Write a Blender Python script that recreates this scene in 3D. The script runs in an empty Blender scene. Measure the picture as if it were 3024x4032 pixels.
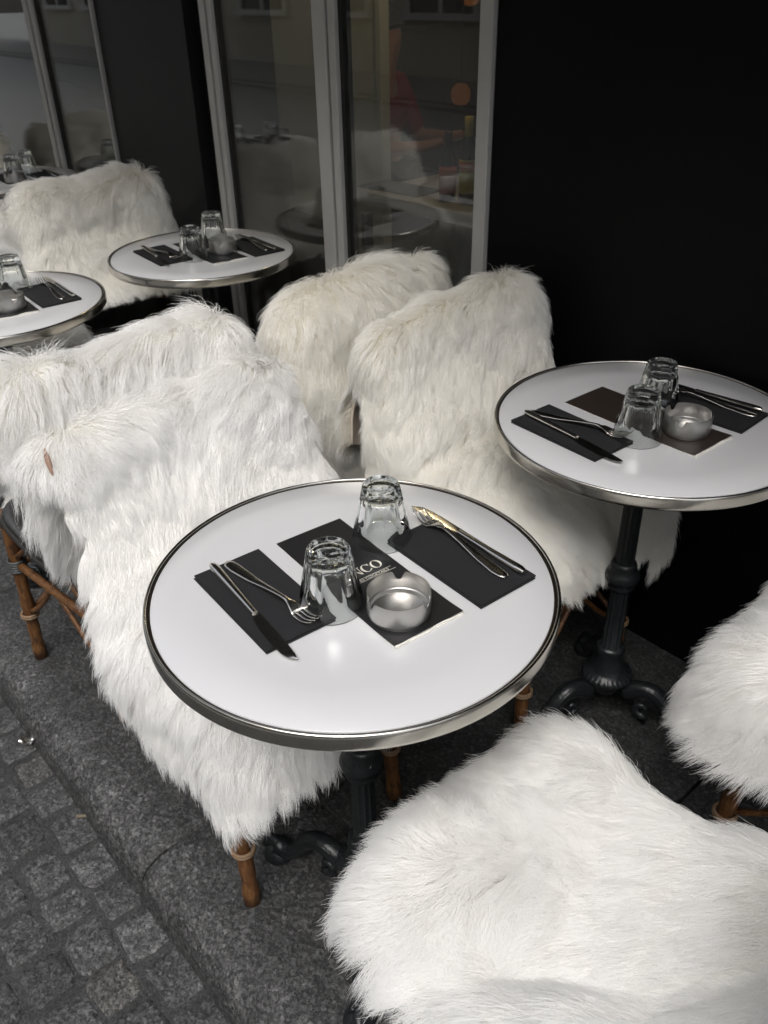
import bpy, bmesh, math, random
import numpy as np
from mathutils import Matrix, Vector
from mathutils.kdtree import KDTree
PI = math.pi
R = math.radians
scene = bpy.context.scene
COL = scene.collection

# ------------------------------------------------------------------ mesh helpers
def grid_faces(n, m, wrap_m=False, off=0):
    F = []
    mm = m if wrap_m else m - 1
    for i in range(n - 1):
        for j in range(mm):
            k = (j + 1) % m
            F.append((off + i*m + j, off + i*m + k, off + (i+1)*m + k, off + (i+1)*m + j))
    return F

class MB:
    """collects shapes; build() links them as ONE mesh object"""
    def __init__(s):
        s.V = []; s.F = []; s.M = []; s.S = []; s.n = 0
    def add(s, V, F, mat=0, smooth=True):
        V = np.asarray(V, float)
        s.V.append(V)
        for f in F:
            s.F.append(tuple(int(i) + s.n for i in f)); s.M.append(mat); s.S.append(smooth)
        s.n += len(V)
        return s
    def box(s, c, size, rot=0, mat=0, bev=0.0, M=None):
        bm = bmesh.new(); bmesh.ops.create_cube(bm, size=1)
        bmesh.ops.scale(bm, vec=Vector(size), verts=bm.verts)
        if bev:
            bmesh.ops.bevel(bm, geom=list(bm.edges), offset=bev, segments=2, affect='EDGES', profile=.6)
        X = Matrix.Translation(Vector(c)) @ Matrix.Rotation(rot, 4, 'Z') if M is None else M
        V = [tuple(X @ v.co) for v in bm.verts]
        bm.verts.index_update()
        F = [[v.index for v in f.verts] for f in bm.faces]
        bm.free()
        return s.add(V, F, mat, False)
    def tube(s, pts, rad, seg=12, mat=0, flat=1.0, closed=False):
        P = np.asarray(pts, float); n = len(P)
        rad = np.full(n, rad) if np.isscalar(rad) else np.asarray(rad, float)
        if closed:
            T = np.roll(P, -1, 0) - np.roll(P, 1, 0)
        else:
            T = np.gradient(P, axis=0)
        T /= np.linalg.norm(T, axis=1)[:, None] + 1e-12
        ref = np.array([0, 0, 1.]) if abs(T[0][2]) < .9 else np.array([1., 0, 0])
        A = np.cross(T[0], ref); A /= np.linalg.norm(A)
        V = []
        ang = np.linspace(0, 2*PI, seg, endpoint=False)
        for i in range(n):
            A = A - T[i]*np.dot(A, T[i]); A /= np.linalg.norm(A)
            B = np.cross(T[i], A)
            V.append(P[i] + rad[i]*(np.cos(ang)[:, None]*A + flat*np.sin(ang)[:, None]*B))
        V = np.concatenate(V)
        F = grid_faces(n, seg, True)
        if closed:
            F += [((n-1)*seg + j, (n-1)*seg + (j+1) % seg, (j+1) % seg, j) for j in range(seg)]
        else:
            F.append(tuple(range(seg))[::-1]); F.append(tuple((n-1)*seg + j for j in range(seg)))
        return s.add(V, F, mat)
    def lathe(s, prof, seg=48, mat=0, c=(0, 0, 0), rf=None, closed=False):
        prof = np.asarray(prof, float)
        ang = np.linspace(0, 2*PI, seg, endpoint=False)
        V = []
        for k, (r, z) in enumerate(prof):
            rr = np.full(seg, r) if rf is None else rf(k, r, z, ang)
            V.append(np.c_[rr*np.cos(ang) + c[0], rr*np.sin(ang) + c[1], np.full(seg, z + c[2])])
        n = len(prof)
        F = grid_faces(n, seg, True)
        if closed:
            F += [((n-1)*seg + j, (n-1)*seg + (j+1) % seg, (j+1) % seg, j) for j in range(seg)]
        else:
            if prof[0][0] > 1e-6: F.append(tuple(range(seg))[::-1])
            if prof[-1][0] > 1e-6: F.append(tuple((n-1)*seg + j for j in range(seg)))
        return s.add(np.concatenate(V), F, mat)
    def prism(s, outline, z0, z1, mat=0, X=None, smooth=False):
        n = len(outline)
        V = [(x, y, z0) for x, y in outline] + [(x, y, z1) for x, y in outline]
        if X is not None: V = [tuple(X @ Vector(v)) for v in V]
        F = [tuple(range(n))[::-1], tuple(range(n, 2*n))]
        F += [(i, (i+1) % n, n + (i+1) % n, n + i) for i in range(n)]
        return s.add(V, F, mat, smooth)
    def build(s, name, mats, parent=None, loc=None, rot=0, fix=True):
        me = bpy.data.meshes.new(name)
        V = np.concatenate(s.V) if s.V else np.zeros((0, 3))
        me.from_pydata(V.tolist(), [], s.F)
        mats = mats if isinstance(mats, (list, tuple)) else [mats]
        for m in mats: me.materials.append(m)
        me.polygons.foreach_set('material_index', s.M)
        me.polygons.foreach_set('use_smooth', s.S)
        if fix:
            bm = bmesh.new(); bm.from_mesh(me)
            bmesh.ops.recalc_face_normals(bm, faces=bm.faces)
            bm.to_mesh(me); bm.free()
        me.update()
        o = bpy.data.objects.new(name, me); COL.objects.link(o)
        if parent: o.parent = parent
        if loc is not None: o.location = loc
        o.rotation_euler[2] = rot
        return o

def sharp(o, ang=35):
    try: o.data.set_sharp_from_angle(angle=R(ang))
    except Exception: pass
    return o

def tag(o, label=None, cat=None, group=None, kind=None):
    if label: o['label'] = label
    if cat: o['category'] = cat
    if group: o['group'] = group
    if kind: o['kind'] = kind
    return o

def empty(name, loc, rz, label, cat, group=None):
    o = bpy.data.objects.new(name, None); COL.objects.link(o)
    o.location = loc; o.rotation_euler[2] = rz
    o.empty_display_size = .05
    return tag(o, label, cat, group)

def copy_tree(o, parent=None):
    c = o.copy(); COL.objects.link(c); c.parent = parent
    for ch in list(o.children): copy_tree(ch, c)
    return c

# ------------------------------------------------------------------ noise
def vnoise(P, seed=0):
    P = np.asarray(P, float)
    I = np.floor(P).astype(np.int64); f = P - I; f = f*f*(3 - 2*f)
    def h(ix, iy, iz):
        n = ix*374761393 + iy*668265263 + iz*2147483647 + seed*974634777
        n = (n ^ (n >> 13)) * 1274126177
        n = n & 0xffffffff
        n = (n ^ (n >> 16)) & 0xffff
        return n/32767.5 - 1
    out = 0
    for dx in (0, 1):
        for dy in (0, 1):
            for dz in (0, 1):
                w = (f[:, 0] if dx else 1-f[:, 0])*(f[:, 1] if dy else 1-f[:, 1])*(f[:, 2] if dz else 1-f[:, 2])
                out = out + w*h(I[:, 0]+dx, I[:, 1]+dy, I[:, 2]+dz)
    return out
def vnoise3(P, seed=0):
    return np.c_[vnoise(P, seed), vnoise(P + 17.3, seed+1), vnoise(P - 9.7, seed+2)]

# ------------------------------------------------------------------ materials
def lin(c):
    if isinstance(c, (int, float)): c = (c, c, c)
    return (*[((v/255)/12.92 if v/255 <= .04045 else ((v/255+.055)/1.055)**2.4) for v in c], 1)
def lc(*c): return (*c, 1) if len(c) == 3 else (c[0], c[0], c[0], 1)

class NT:
    def __init__(s, name):
        s.m = bpy.data.materials.new(name); s.m.use_nodes = True
        s.t = s.m.node_tree; s.t.nodes.clear()
        s.out = s.t.nodes.new('ShaderNodeOutputMaterial')
    def n(s, typ, **kw):
        nd = s.t.nodes.new('ShaderNode'+typ)
        for k, v in kw.items():
            if k in nd.bl_rna.properties and not k.startswith('i_'): setattr(nd, k, v)
        return nd
    def l(s, a, b): s.t.links.new(a, b)
    def coords(s, kind='Object', scale=None):
        tc = s.n('TexCoord'); o = tc.outputs[kind]
        if scale is not None:
            mp = s.n('Mapping'); mp.inputs['Scale'].default_value = scale
            s.l(o, mp.inputs['Vector']); o = mp.outputs[0]
        return o
    def noise(s, vec, scale, detail=4, rough=.55, dist=0):
        nd = s.n('TexNoise'); nd.inputs['Scale'].default_value = scale
        nd.inputs['Detail'].default_value = detail; nd.inputs['Roughness'].default_value = rough
        nd.inputs['Distortion'].default_value = dist
        if vec is not None: s.l(vec, nd.inputs['Vector'])
        return nd.outputs['Fac']
    def ramp(s, fac, stops):
        nd = s.n('ValToRGB'); cr = nd.color_ramp
        while len(cr.elements) < len(stops): cr.elements.new(.5)
        for e, (p, c) in zip(cr.elements, stops): e.position = p; e.color = c
        s.l(fac, nd.inputs[0]); return nd.outputs[0]
    def mix(s, fac, a, b, typ='MIX'):
        nd = s.n('MixRGB'); nd.blend_type = typ
        for inp, v in zip(nd.inputs, (fac, a, b)):
            if hasattr(v, 'node'): s.l(v, inp)
            else: inp.default_value = v
        return nd.outputs[0]
    def math(s, op, a, b=0.0):
        nd = s.n('Math'); nd.operation = op
        for inp, v in zip(nd.inputs, (a, b)):
            if hasattr(v, 'node'): s.l(v, inp)
            else: inp.default_value = v
        return nd.outputs[0]
    def bump(s, h, strength=.3, dist=.01):
        nd = s.n('Bump'); nd.inputs['Strength'].default_value = strength
        nd.inputs['Distance'].default_value = dist
        s.l(h, nd.inputs['Height']); return nd.outputs[0]
    def bsdf(s, base, rough=.5, metal=0, normal=None, **kw):
        nd = s.n('BsdfPrincipled')
        for k, v in (('Base Color', base), ('Roughness', rough), ('Metallic', metal)):
            if hasattr(v, 'node'): s.l(v, nd.inputs[k])
            else: nd.inputs[k].default_value = v
        for k, v in kw.items():
            k = k.replace('_', ' ')
            if hasattr(v, 'node'): s.l(v, nd.inputs[k])
            else: nd.inputs[k].default_value = v
        if normal is not None: s.l(normal, nd.inputs['Normal'])
        s.l(nd.outputs[0], s.out.inputs[0]); return nd

def M_plain(name, c, rough=.5, metal=0, noise=None, bump=0, bscale=60, spec=.5):
    m = NT(name); v = m.coords()
    base = c
    if noise:
        base = m.mix(m.noise(v, noise[0], 5), tuple(x*noise[1] for x in c[:3])+(1,), tuple(min(1, x*noise[2]) for x in c[:3])+(1,))
    nm = m.bump(m.noise(v, bscale, 4), bump, .004) if bump else None
    m.bsdf(base, rough, metal, nm, Specular_IOR_Level=spec); return m.m

def M_granite(name, dark, light, island=False, tint=(1, 1, 1), sc=1.0, edge=None):
    m = NT(name); v = m.coords()
    dn = m.n('TexNoise'); dn.inputs['Scale'].default_value = 260*sc; m.l(v, dn.inputs['Vector'])
    va = m.n('VectorMath'); va.operation = 'MULTIPLY_ADD'; m.l(dn.outputs['Color'], va.inputs[0]); va.inputs[1].default_value = (.006, .006, .006); m.l(v, va.inputs[2])
    def cells(scale):
        vo = m.n('TexVoronoi'); vo.inputs['Scale'].default_value = scale*sc; m.l(va.outputs[0], vo.inputs['Vector'])
        sp = m.n('SeparateColor'); m.l(vo.outputs['Color'], sp.inputs[0]); return sp.outputs[0]
    g1, g2 = cells(190), cells(330)
    c = m.ramp(g1, [(0, lc(dark*.30)), (.30, lc(dark*.75)), (.55, lc(dark*1.25)), (.80, lc(light*.8)), (.93, lc(light*1.3)), (1, lc(light*2.0))])
    c2 = m.ramp(g2, [(0, lc(dark*.25)), (.4, lc(dark)), (.75, lc(light)), (1, lc(light*1.7))])
    c = m.mix(.45, c, c2)
    if edge:       # worn pale arris along the outer edge of the stone
        sx = m.n('SeparateXYZ'); m.l(v, sx.inputs[0])
        e = m.ramp(sx.outputs[1], [(edge[0], lc(0)), (edge[1], lc(1)), (edge[2], lc(1)), (edge[3], lc(0))])
        w = m.math('MULTIPLY', e, m.ramp(m.noise(v, 16, 5, .7), [(.35, lc(.15)), (.65, lc(1))]))
        c = m.mix(w, c, m.mix(1, c, lc(1.9), 'MULTIPLY'))
    big = m.noise(v, 7, 6, .65)
    c = m.mix(1, c, m.ramp(big, [(.25, lc(.55)), (.5, lc(.95)), (.8, lc(1.3))]), 'MULTIPLY')
    st = m.noise(v, 38, 6, .7)
    c = m.mix(1, c, m.ramp(st, [(.3, lc(.7)), (.55, lc(1.0)), (.85, lc(1.25))]), 'MULTIPLY')
    if island:
        ge = m.n('NewGeometry')
        r = m.ramp(ge.outputs['Random Per Island'], [(0, lc(.68)), (.4, lc(.9)), (.75, lc(1.1)), (.93, lc(1.2)), (.985, (1.1, 1.06, 1.0, 1)), (1, (1.12, 1.07, 1.0, 1))])
        c = m.mix(1, c, r, 'MULTIPLY')
    c = m.mix(1, c, (*tint, 1), 'MULTIPLY')
    h = m.math('ADD', m.math('MULTIPLY', g1, .25), m.math('MULTIPLY', m.noise(v, 90, 6, .7), 1.0))
    m.bsdf(c, .62, 0, m.bump(h, .85, .004)); return m.m

def M_brushed(name, c, rough, scale=(4, 4, 300), wear=.12):
    m = NT(name); v = m.coords()
    n = m.noise(m.coords('Object', scale), 3, 5, .6)
    sm = m.noise(v, 35, 5, .65)
    rr = m.math('ADD', m.math('MULTIPLY', n, wear), m.math('ADD', m.math('MULTIPLY', sm, wear), rough - wear))
    base = m.mix(sm, tuple(x*.8 for x in c)+(1,), (*c, 1))
    m.bsdf(base, rr, 1, m.bump(m.noise(v, 14, 3), .06, .01)); return m.m

def M_glass(name):
    m = NT(name); g = m.n('BsdfGlass'); g.inputs['IOR'].default_value = 1.46
    g.inputs['Roughness'].default_value = 0.0; g.inputs['Color'].default_value = (.975, .985, .98, 1)
    m.l(g.outputs[0], m.out.inputs[0]); return m.m

def M_pane(name):
    m = NT(name); fr = m.n('Fresnel'); ge = m.n('NewGeometry')
    m.l(m.math('ADD', m.math('MULTIPLY', ge.outputs['Backfacing'], 1/1.58 - 1.58), 1.58), fr.inputs['IOR'])
    t = m.n('BsdfTransparent'); t.inputs[0].default_value = (.86, .88, .86, 1)
    g = m.n('BsdfGlossy'); g.inputs['Roughness'].default_value = .012; g.inputs['Color'].default_value = (1, 1, 1, 1)
    mx = m.n('MixShader'); m.l(fr.outputs[0], mx.inputs[0]); m.l(t.outputs[0], mx.inputs[1]); m.l(g.outputs[0], mx.inputs[2])
    df = m.n('BsdfDiffuse'); df.inputs[0].default_value = (.55, .55, .52, 1); m2 = m.n('MixShader')
    m.l(m.ramp(m.noise(m.coords(), 3, 5, .6), [(.3, lc(.02)), (.8, lc(.055))]), m2.inputs[0]); m.l(mx.outputs[0], m2.inputs[1]); m.l(df.outputs[0], m2.inputs[2])
    m.l(m2.outputs[0], m.out.inputs[0]); return m.m

def M_fur(name, c, root):
    m = NT(name)
    hi = m.n('HairInfo')
    col = m.mix(hi.outputs['Random'], tuple(x*.955 for x in c)+(1,), tuple(min(.995, x*1.02) for x in c)+(1,))
    col = m.mix(m.math('POWER', hi.outputs['Intercept'], .8), m.mix(1, col, (*root, 1), 'MULTIPLY'), col)
    d = m.n('BsdfDiffuse'); t = m.n('BsdfTranslucent'); g = m.n('BsdfGlossy'); g.inputs['Roughness'].default_value = .30
    m.l(col, d.inputs[0]); m.l(col, t.inputs[0]); g.inputs[0].default_value = (1, 1, 1, 1)
    a = m.n('MixShader'); a.inputs[0].default_value = .38; m.l(d.outputs[0], a.inputs[1]); m.l(t.outputs[0], a.inputs[2])
    b = m.n('MixShader'); b.inputs[0].default_value = .10; m.l(a.outputs[0], b.inputs[1]); m.l(g.outputs[0], b.inputs[2])
    m.l(b.outputs[0], m.out.inputs[0]); return m.m

def M_bamboo(name):
    m = NT(name); v = m.coords()
    s = m.noise(m.coords('Object', (130, 130, 9)), 2, 6, .75)
    c = m.ramp(s, [(.28, lin((58, 36, 20))), (.48, lin((102, 68, 38))), (.72, lin((140, 102, 62)))])
    sp = m.noise(m.coords('Object', (1, 1, .45)), 85, 4, .7)
    c = m.mix(m.ramp(sp, [(.55, lc(0)), (.63, lc(.85))]), c, lin((44, 28, 18)))
    bl = m.noise(m.coords('Object', (1, 1, .5)), 22, 5, .65)
    c = m.mix(m.ramp(bl, [(.48, lc(0)), (.66, lc(.7))]), c, lin((84, 50, 28)))
    m.bsdf(c, .45, 0, m.bump(s, .35, .003)); return m.m

def M_weave(name):
    m = NT(name); v = m.coords('Object')
    ck = m.n('TexChecker'); ck.inputs['Scale'].default_value = 85; m.l(v, ck.inputs['Vector'])
    w = m.n('TexWave'); w.inputs['Scale'].default_value = 60; w.inputs['Distortion'].default_value = .6; m.l(v, w.inputs['Vector'])
    h = m.math('ADD', ck.outputs['Fac'], w.outputs['Fac'])
    c = m.mix(ck.outputs['Fac'], lc(.008), lc(.02))
    m.bsdf(c, .42, 0, m.bump(h, .6, .003)); return m.m

def M_emit(name, c, s):
    m = NT(name); e = m.n('Emission'); e.inputs[0].default_value = c; e.inputs[1].default_value = s
    m.l(e.outputs[0], m.out.inputs[0]); return m.m

def M_tabletop(name):
    m = NT(name); v = m.coords()
    f = m.noise(v, 9, 6, .7); sp = m.noise(v, 170, 2, .5); sc = m.noise(m.coords('Object', (240, 14, 1)), 1.5, 3, .6)
    c = m.mix(f, lin((199, 199, 201)), lin((203, 203, 204)))
    c = m.mix(m.ramp(sc, [(.78, lc(0)), (.85, lc(.10))]), c, lin((160, 158, 155)))
    r = m.math('ADD', m.math('MULTIPLY', f, .06), .22)
    m.bsdf(c, r); return m.m

MAT = dict(
    top=M_tabletop('white_laminate'),
    rim=M_brushed('nickel_band', (.64, .615, .565), .2),
    groove=M_plain('dark_groove', lc(.03, .022, .016), .3, .6),
    iron=M_plain('painted_cast_iron', lc(.011, .013, .0142), .34, 0, (30, .6, 1.5), .35, 120),
    steel=M_brushed('brushed_steel', (.60, .59, .57), .36, (3, 3, 500), .1),
    cutlery=M_plain('polished_steel', lc(.70, .67, .62), .2, 1),
    glass=M_glass('clear_glass'),
    paper=M_plain('black_paper_napkin', lin((23, 23, 26)), .85, 0, (900, .85, 1.15), .3, 700),
    card=M_plain('black_card', lin((25, 25, 27)), .5, 0, (80, .92, 1.08)),
    browncard=M_plain('dark_brown_card', lin((50, 42, 38)), .42, 0, (80, .92, 1.08)),
    page=M_plain('white_page', lin((232, 230, 222)), .8),
    ink=M_plain('cream_print', lin((225, 221, 208)), .7),
    fur=M_fur('sheep_wool', (.99, .99, .985), (.98, .965, .93)),
    cream=M_fur('cream_sheep_wool', (.988, .980, .957), (.968, .940, .875)),
    pelt=M_plain('wool_base', lc(.93, .925, .90), .95, 0, (60, .9, 1.05), .6, 120),
    hide=M_plain('suede_hide', lin((214, 200, 184)), .9, 0, (50, .85, 1.1)),
    bamboo=M_bamboo('rattan_cane'),
    weave=M_weave('black_woven_rattan'),
    binding=M_plain('grey_binding', lc(.075, .08, .08), .42, .3, (160, .7, 1.3), .3, 300),
    tanbind=M_plain('tan_binding', lin((128, 104, 80)), .6, 0, (160, .8, 1.2)),
    darkbind=M_plain('dark_binding', lc(.02, .018, .016), .5),
    wall=M_plain('black_wall_paint', lc(.0014, .0015, .0021), .5, 0, (5, .85, 1.15), .12, 40, .16),
    jamb=M_plain('black_jamb', lc(.004), .5),
    pilaster=M_plain('charcoal_panel', lc(.012, .0122, .0132), .5, 0, (6, .9, 1.1), .1, 60, .3),
    alu=M_plain('grey_aluminium', lc(.50, .495, .48), .45, .25, (12, .9, 1.1)),
    pane=M_pane('window_glass'),
    seal=M_plain('rubber_seal', lc(.01), .6),
    kerb=M_granite('kerb_granite', .026, .082, sc=.85, edge=(.275, .30, .345, .40)),
    pave=M_granite('pavement_granite', .021, .060, sc=.85),
    sett=M_granite('sett_granite', .042, .115, True, (1, 1, 1.0), .9),
    mortar=M_granite('mortar', .034, .055, False, (1, 1, 1), 1.6),
)

# ------------------------------------------------------------------ camera
F_PX, PITCH, ROLL, HC = 3335., R(32.43), R(1.3), 1.421
U = np.array([.652, -.758]); U /= np.linalg.norm(U)
Wm = np.array([[U[0], U[1], 0], [-U[1], U[0], 0], [0, 0, 1]])
r0 = np.array([1, 0, 0.]); f0 = np.array([0, math.cos(PITCH), -math.sin(PITCH)]); d0 = np.array([0, -math.sin(PITCH), -math.cos(PITCH)])
cr_, sr_ = math.cos(ROLL), math.sin(ROLL)
right = Wm @ (cr_*r0 + sr_*d0); down = Wm @ (-sr_*r0 + cr_*d0); fwd = Wm @ f0
cam = bpy.data.cameras.new('camera'); camo = bpy.data.objects.new('camera', cam); COL.objects.link(camo)
camo.matrix_world = Matrix(((right[0], -down[0], -fwd[0], 0), (right[1], -down[1], -fwd[1], 0), (right[2], -down[2], -fwd[2], HC), (0, 0, 0, 1)))
cam.sensor_fit = 'HORIZONTAL'; cam.sensor_width = 36; cam.lens = 36*F_PX/3024
cam.clip_start = .02; cam.clip_end = 500
cam.dof.use_dof = True; cam.dof.focus_distance = 1.2; cam.dof.aperture_fstop = 13
scene.camera = camo

# ------------------------------------------------------------------ setting: road, kerb, pavement
random.seed(4)
rng = np.random.default_rng(7)
YW = 1.545          # facade plane
XL, XR = -14., 8.

def build_road():
    mb = MB()
    n = 9
    gx, gy = np.meshgrid(np.linspace(-1, 1, n), np.linspace(-1, 1, n), indexing='ij')
    y = .247; row = 0
    ys = []
    while y > -1.2:
        ys.append(y); y -= .0885 + random.uniform(-.004, .004)
    for row, y in enumerate(ys):
        x = -4.2 + random.uniform(0, .1)
        while x < .9:
            w = random.uniform(.083, .108); d = random.uniform(.076, .084)
            hx = w/2 - random.uniform(-.004, 0); hy = d/2 - random.uniform(-.004, 0)
            ex = np.sign(gx)*np.abs(gx)**.8; ey = np.sign(gy)*np.abs(gy)**.8
            k = .90 + random.uniform(-.05, .05)
            px = ex*hx*(1 - (1-k)*.5*np.abs(ey)**5); py = ey*hy*(1 - (1-k)*.5*np.abs(ex)**5)
            edge = np.maximum(np.abs(gx), np.abs(gy))
            pz = .0022*(1 - edge**8) - .006*(edge > .99) + random.uniform(-.002, .0015)
            a = random.uniform(-.06, .06)
            X = x + w/2 + px*math.cos(a) - py*math.sin(a); Y = y + random.uniform(-.003, .003) + px*math.sin(a) + py*math.cos(a)
            V = np.c_[X.ravel(), Y.ravel(), pz.ravel() - .0815]
            nz = vnoise(np.c_[X.ravel()*28, Y.ravel()*28, np.full(n*n, row*3.1)], 3)
            nz2 = vnoise3(np.c_[X.ravel()*45, Y.ravel()*45, np.full(n*n, row*1.7)], 5)
            V[:, 2] += nz*.0028*(edge.ravel() < .99)
            V[:, :2] += nz2[:, :2]*.0035
            V[:, 2] += (gx.ravel()*random.uniform(-.003, .003) + gy.ravel()*random.uniform(-.003, .003))
            mb.add(V, grid_faces(n, n), 0)
            x += w + random.uniform(.004, .012)
    o = mb.build('cobbled_road', [MAT['sett'], MAT['mortar']]); tag(o, kind='structure')
    for p in o.data.polygons: pass
    g = MB()
    nx, ny = 150, 42
    X, Y = np.meshgrid(np.linspace(-4.3, 1.0, nx), np.linspace(-1.25, .34, ny), indexing='ij')
    Z = -.0838 + .0012*vnoise(np.c_[X.ravel()*18, Y.ravel()*18, X.ravel()*0], 9)
    g.add(np.c_[X.ravel(), Y.ravel(), Z], grid_faces(nx, ny))
    o = g.build('road_joint_mortar', MAT['mortar']); tag(o, kind='structure')
    g = MB(); g.box((-3, -4.2, -.14), (60, 8.9, .1)); g.box((-3, 20, -.30), (120, 120, .1))
    o = g.build('road', M_plain('wet_road', lc(.24, .24, .235), .6, 0, (3, .7, 1.2), .4, 30)); tag(o, kind='structure')
build_road()

def build_kerb():
    mb = MB()
    prof = []
    for a in np.linspace(0, PI/2, 9):      # rounded outer edge
        prof.append((.342 - .062*math.cos(a)*1.0, -.062 + .062*math.sin(a)))
    prof = [(.262, -.2), (.270, -.10)] + prof
    for y in np.linspace(.37, .634, 9): prof.append((y, 0.0))
    prof += [(.6365, -.004), (.637, -.2)]
    prof = np.array(prof)
    cuts = [-9.4, -8.3, -7.2, -6.1, -5.05, -4.1, -3.05, -2.12, -1.073, -.02, 1.0, 2.1, 3.2, 4.3]
    for a, b in zip(cuts[:-1], cuts[1:]):
        xs = np.r_[a+.0025, a+.0075, np.linspace(a+.03, b-.03, 34), b-.0075, b-.0025]
        V = []
        for i, x in enumerate(xs):
            P = prof.copy()
            if i in (0, len(xs)-1): P[:, 1] -= .007; P[:, 0] += .004*(P[:, 0] < .35)
            V.append(np.c_[np.full(len(P), x), P])
        V = np.concatenate(V)
        nz = vnoise(V*np.array([22, 22, 22]), 11)*.0016 + vnoise(V*7, 12)*.0022
        V[:, 2] += nz; V[:, 1] += vnoise(V*9, 13)*.003*(V[:, 1] < .36)
        F = grid_faces(len(xs), len(prof))
        mb.add(V, F)
        mb.add(V[:len(prof)], [tuple(range(len(prof)))]); mb.add(V[-len(prof):], [tuple(range(len(prof)))])
    o = mb.build('kerb', MAT['kerb']); tag(o, kind='structure')
    jf = MB(); jf.box((-3, .49, -.056), (16, .28, .1)); jf.box((-3, .64, -.056), (16, .012, .1)); tag(jf.build('kerb_joint_mortar', MAT['mortar']), kind='structure')
    g = MB()
    xs = [-9.5]
    while xs[-1] < 4: xs.append(xs[-1] + random.uniform(.75, 1.05))
    for a, b in zip(xs[:-1], xs[1:]):
        g.box(((a+b)/2, (.645+1.56)/2, -.0515), (b-a-.006, .915, .10), bev=.004)
    g.box((-3, 1.2, -.16), (16, 1.9, .1))
    o = g.build('pavement', MAT['pave']); tag(o, kind='structure')
build_kerb()

# far side of the street
g = MB(); g.box((-3, -6.5, -.05), (60, 2.0, .1), bev=.01); g.box((-3, -5.42, -.09), (60, .16, .1), bev=.01)
tag(g.build('far_pavement', M_plain('far_paving', lc(.22, .215, .20), .7, 0, (4, .8, 1.2))), kind='structure')

def townhouse(x0, x1, y, h, wallmat, label, seed):
    rd = random.Random(seed)
    root = empty('townhouse', ((x0+x1)/2, y, 0), 0, label, 'building', 'houses across the street')
    w = x1-x0; mb = MB()
    mb.box((0, -4, h/2), (w, 8, h)); 
    for z in (3.6, 6.6): mb.box((0, .10, z), (w-.02, .2, .22), bev=.03)
    mb.box((0, .18, h-.15), (w-.01, .36, .3), bev=.05)
    mb.build('wall', wallmat, root)
    k = int(w//2.2); dark = M_plain('far_window_glass', lc(.02, .024, .03), .08)
    fm = M_plain('far_window_frame', lc(.5, .49, .46), .5)
    for fl in range(3):
        for i in range(k):
            cx = -w/2 + (i+.5)*w/k; z = 2.0 if fl == 0 else 1.6 + fl*3.0 + .6
            hh = 2.3 if fl == 0 else 1.9; ww = 1.5 if fl == 0 else 1.05
            f = MB(); f.box((cx-ww/2, .03, z), (.09, .1, hh)); f.box((cx+ww/2, .03, z), (.09, .1, hh)); f.box((cx, .03, z+hh/2), (ww+.09, .1, .09)); f.box((cx, .05, z-hh/2), (ww+.2, .16, .09)); f.box((cx, .03, z), (.06, .08, hh-.1))
            fo = f.build('window', fm, root)
            p = MB(); p.box((cx, .01, z), (ww-.09, .03, hh-.09)); p.build('pane', dark, fo)
townhouse(-26, -12, -7.5, 9.5, M_plain('limestone', lc(.42, .39, .33), .8, 0, (1.5, .85, 1.1)), 'pale limestone townhouse across the street, leftmost of three', 1)
townhouse(-12, 1, -7.5, 8.5, M_plain('cream_render', lc(.50, .46, .38), .8, 0, (1.5, .85, 1.1)), 'cream rendered townhouse across the street facing the cafe', 2)
townhouse(1, 15, -7.5, 9.5, M_plain('grey_render', lc(.40, .39, .37), .8, 0, (1.5, .85, 1.1)), 'grey rendered townhouse across the street, rightmost of three', 3)

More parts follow.
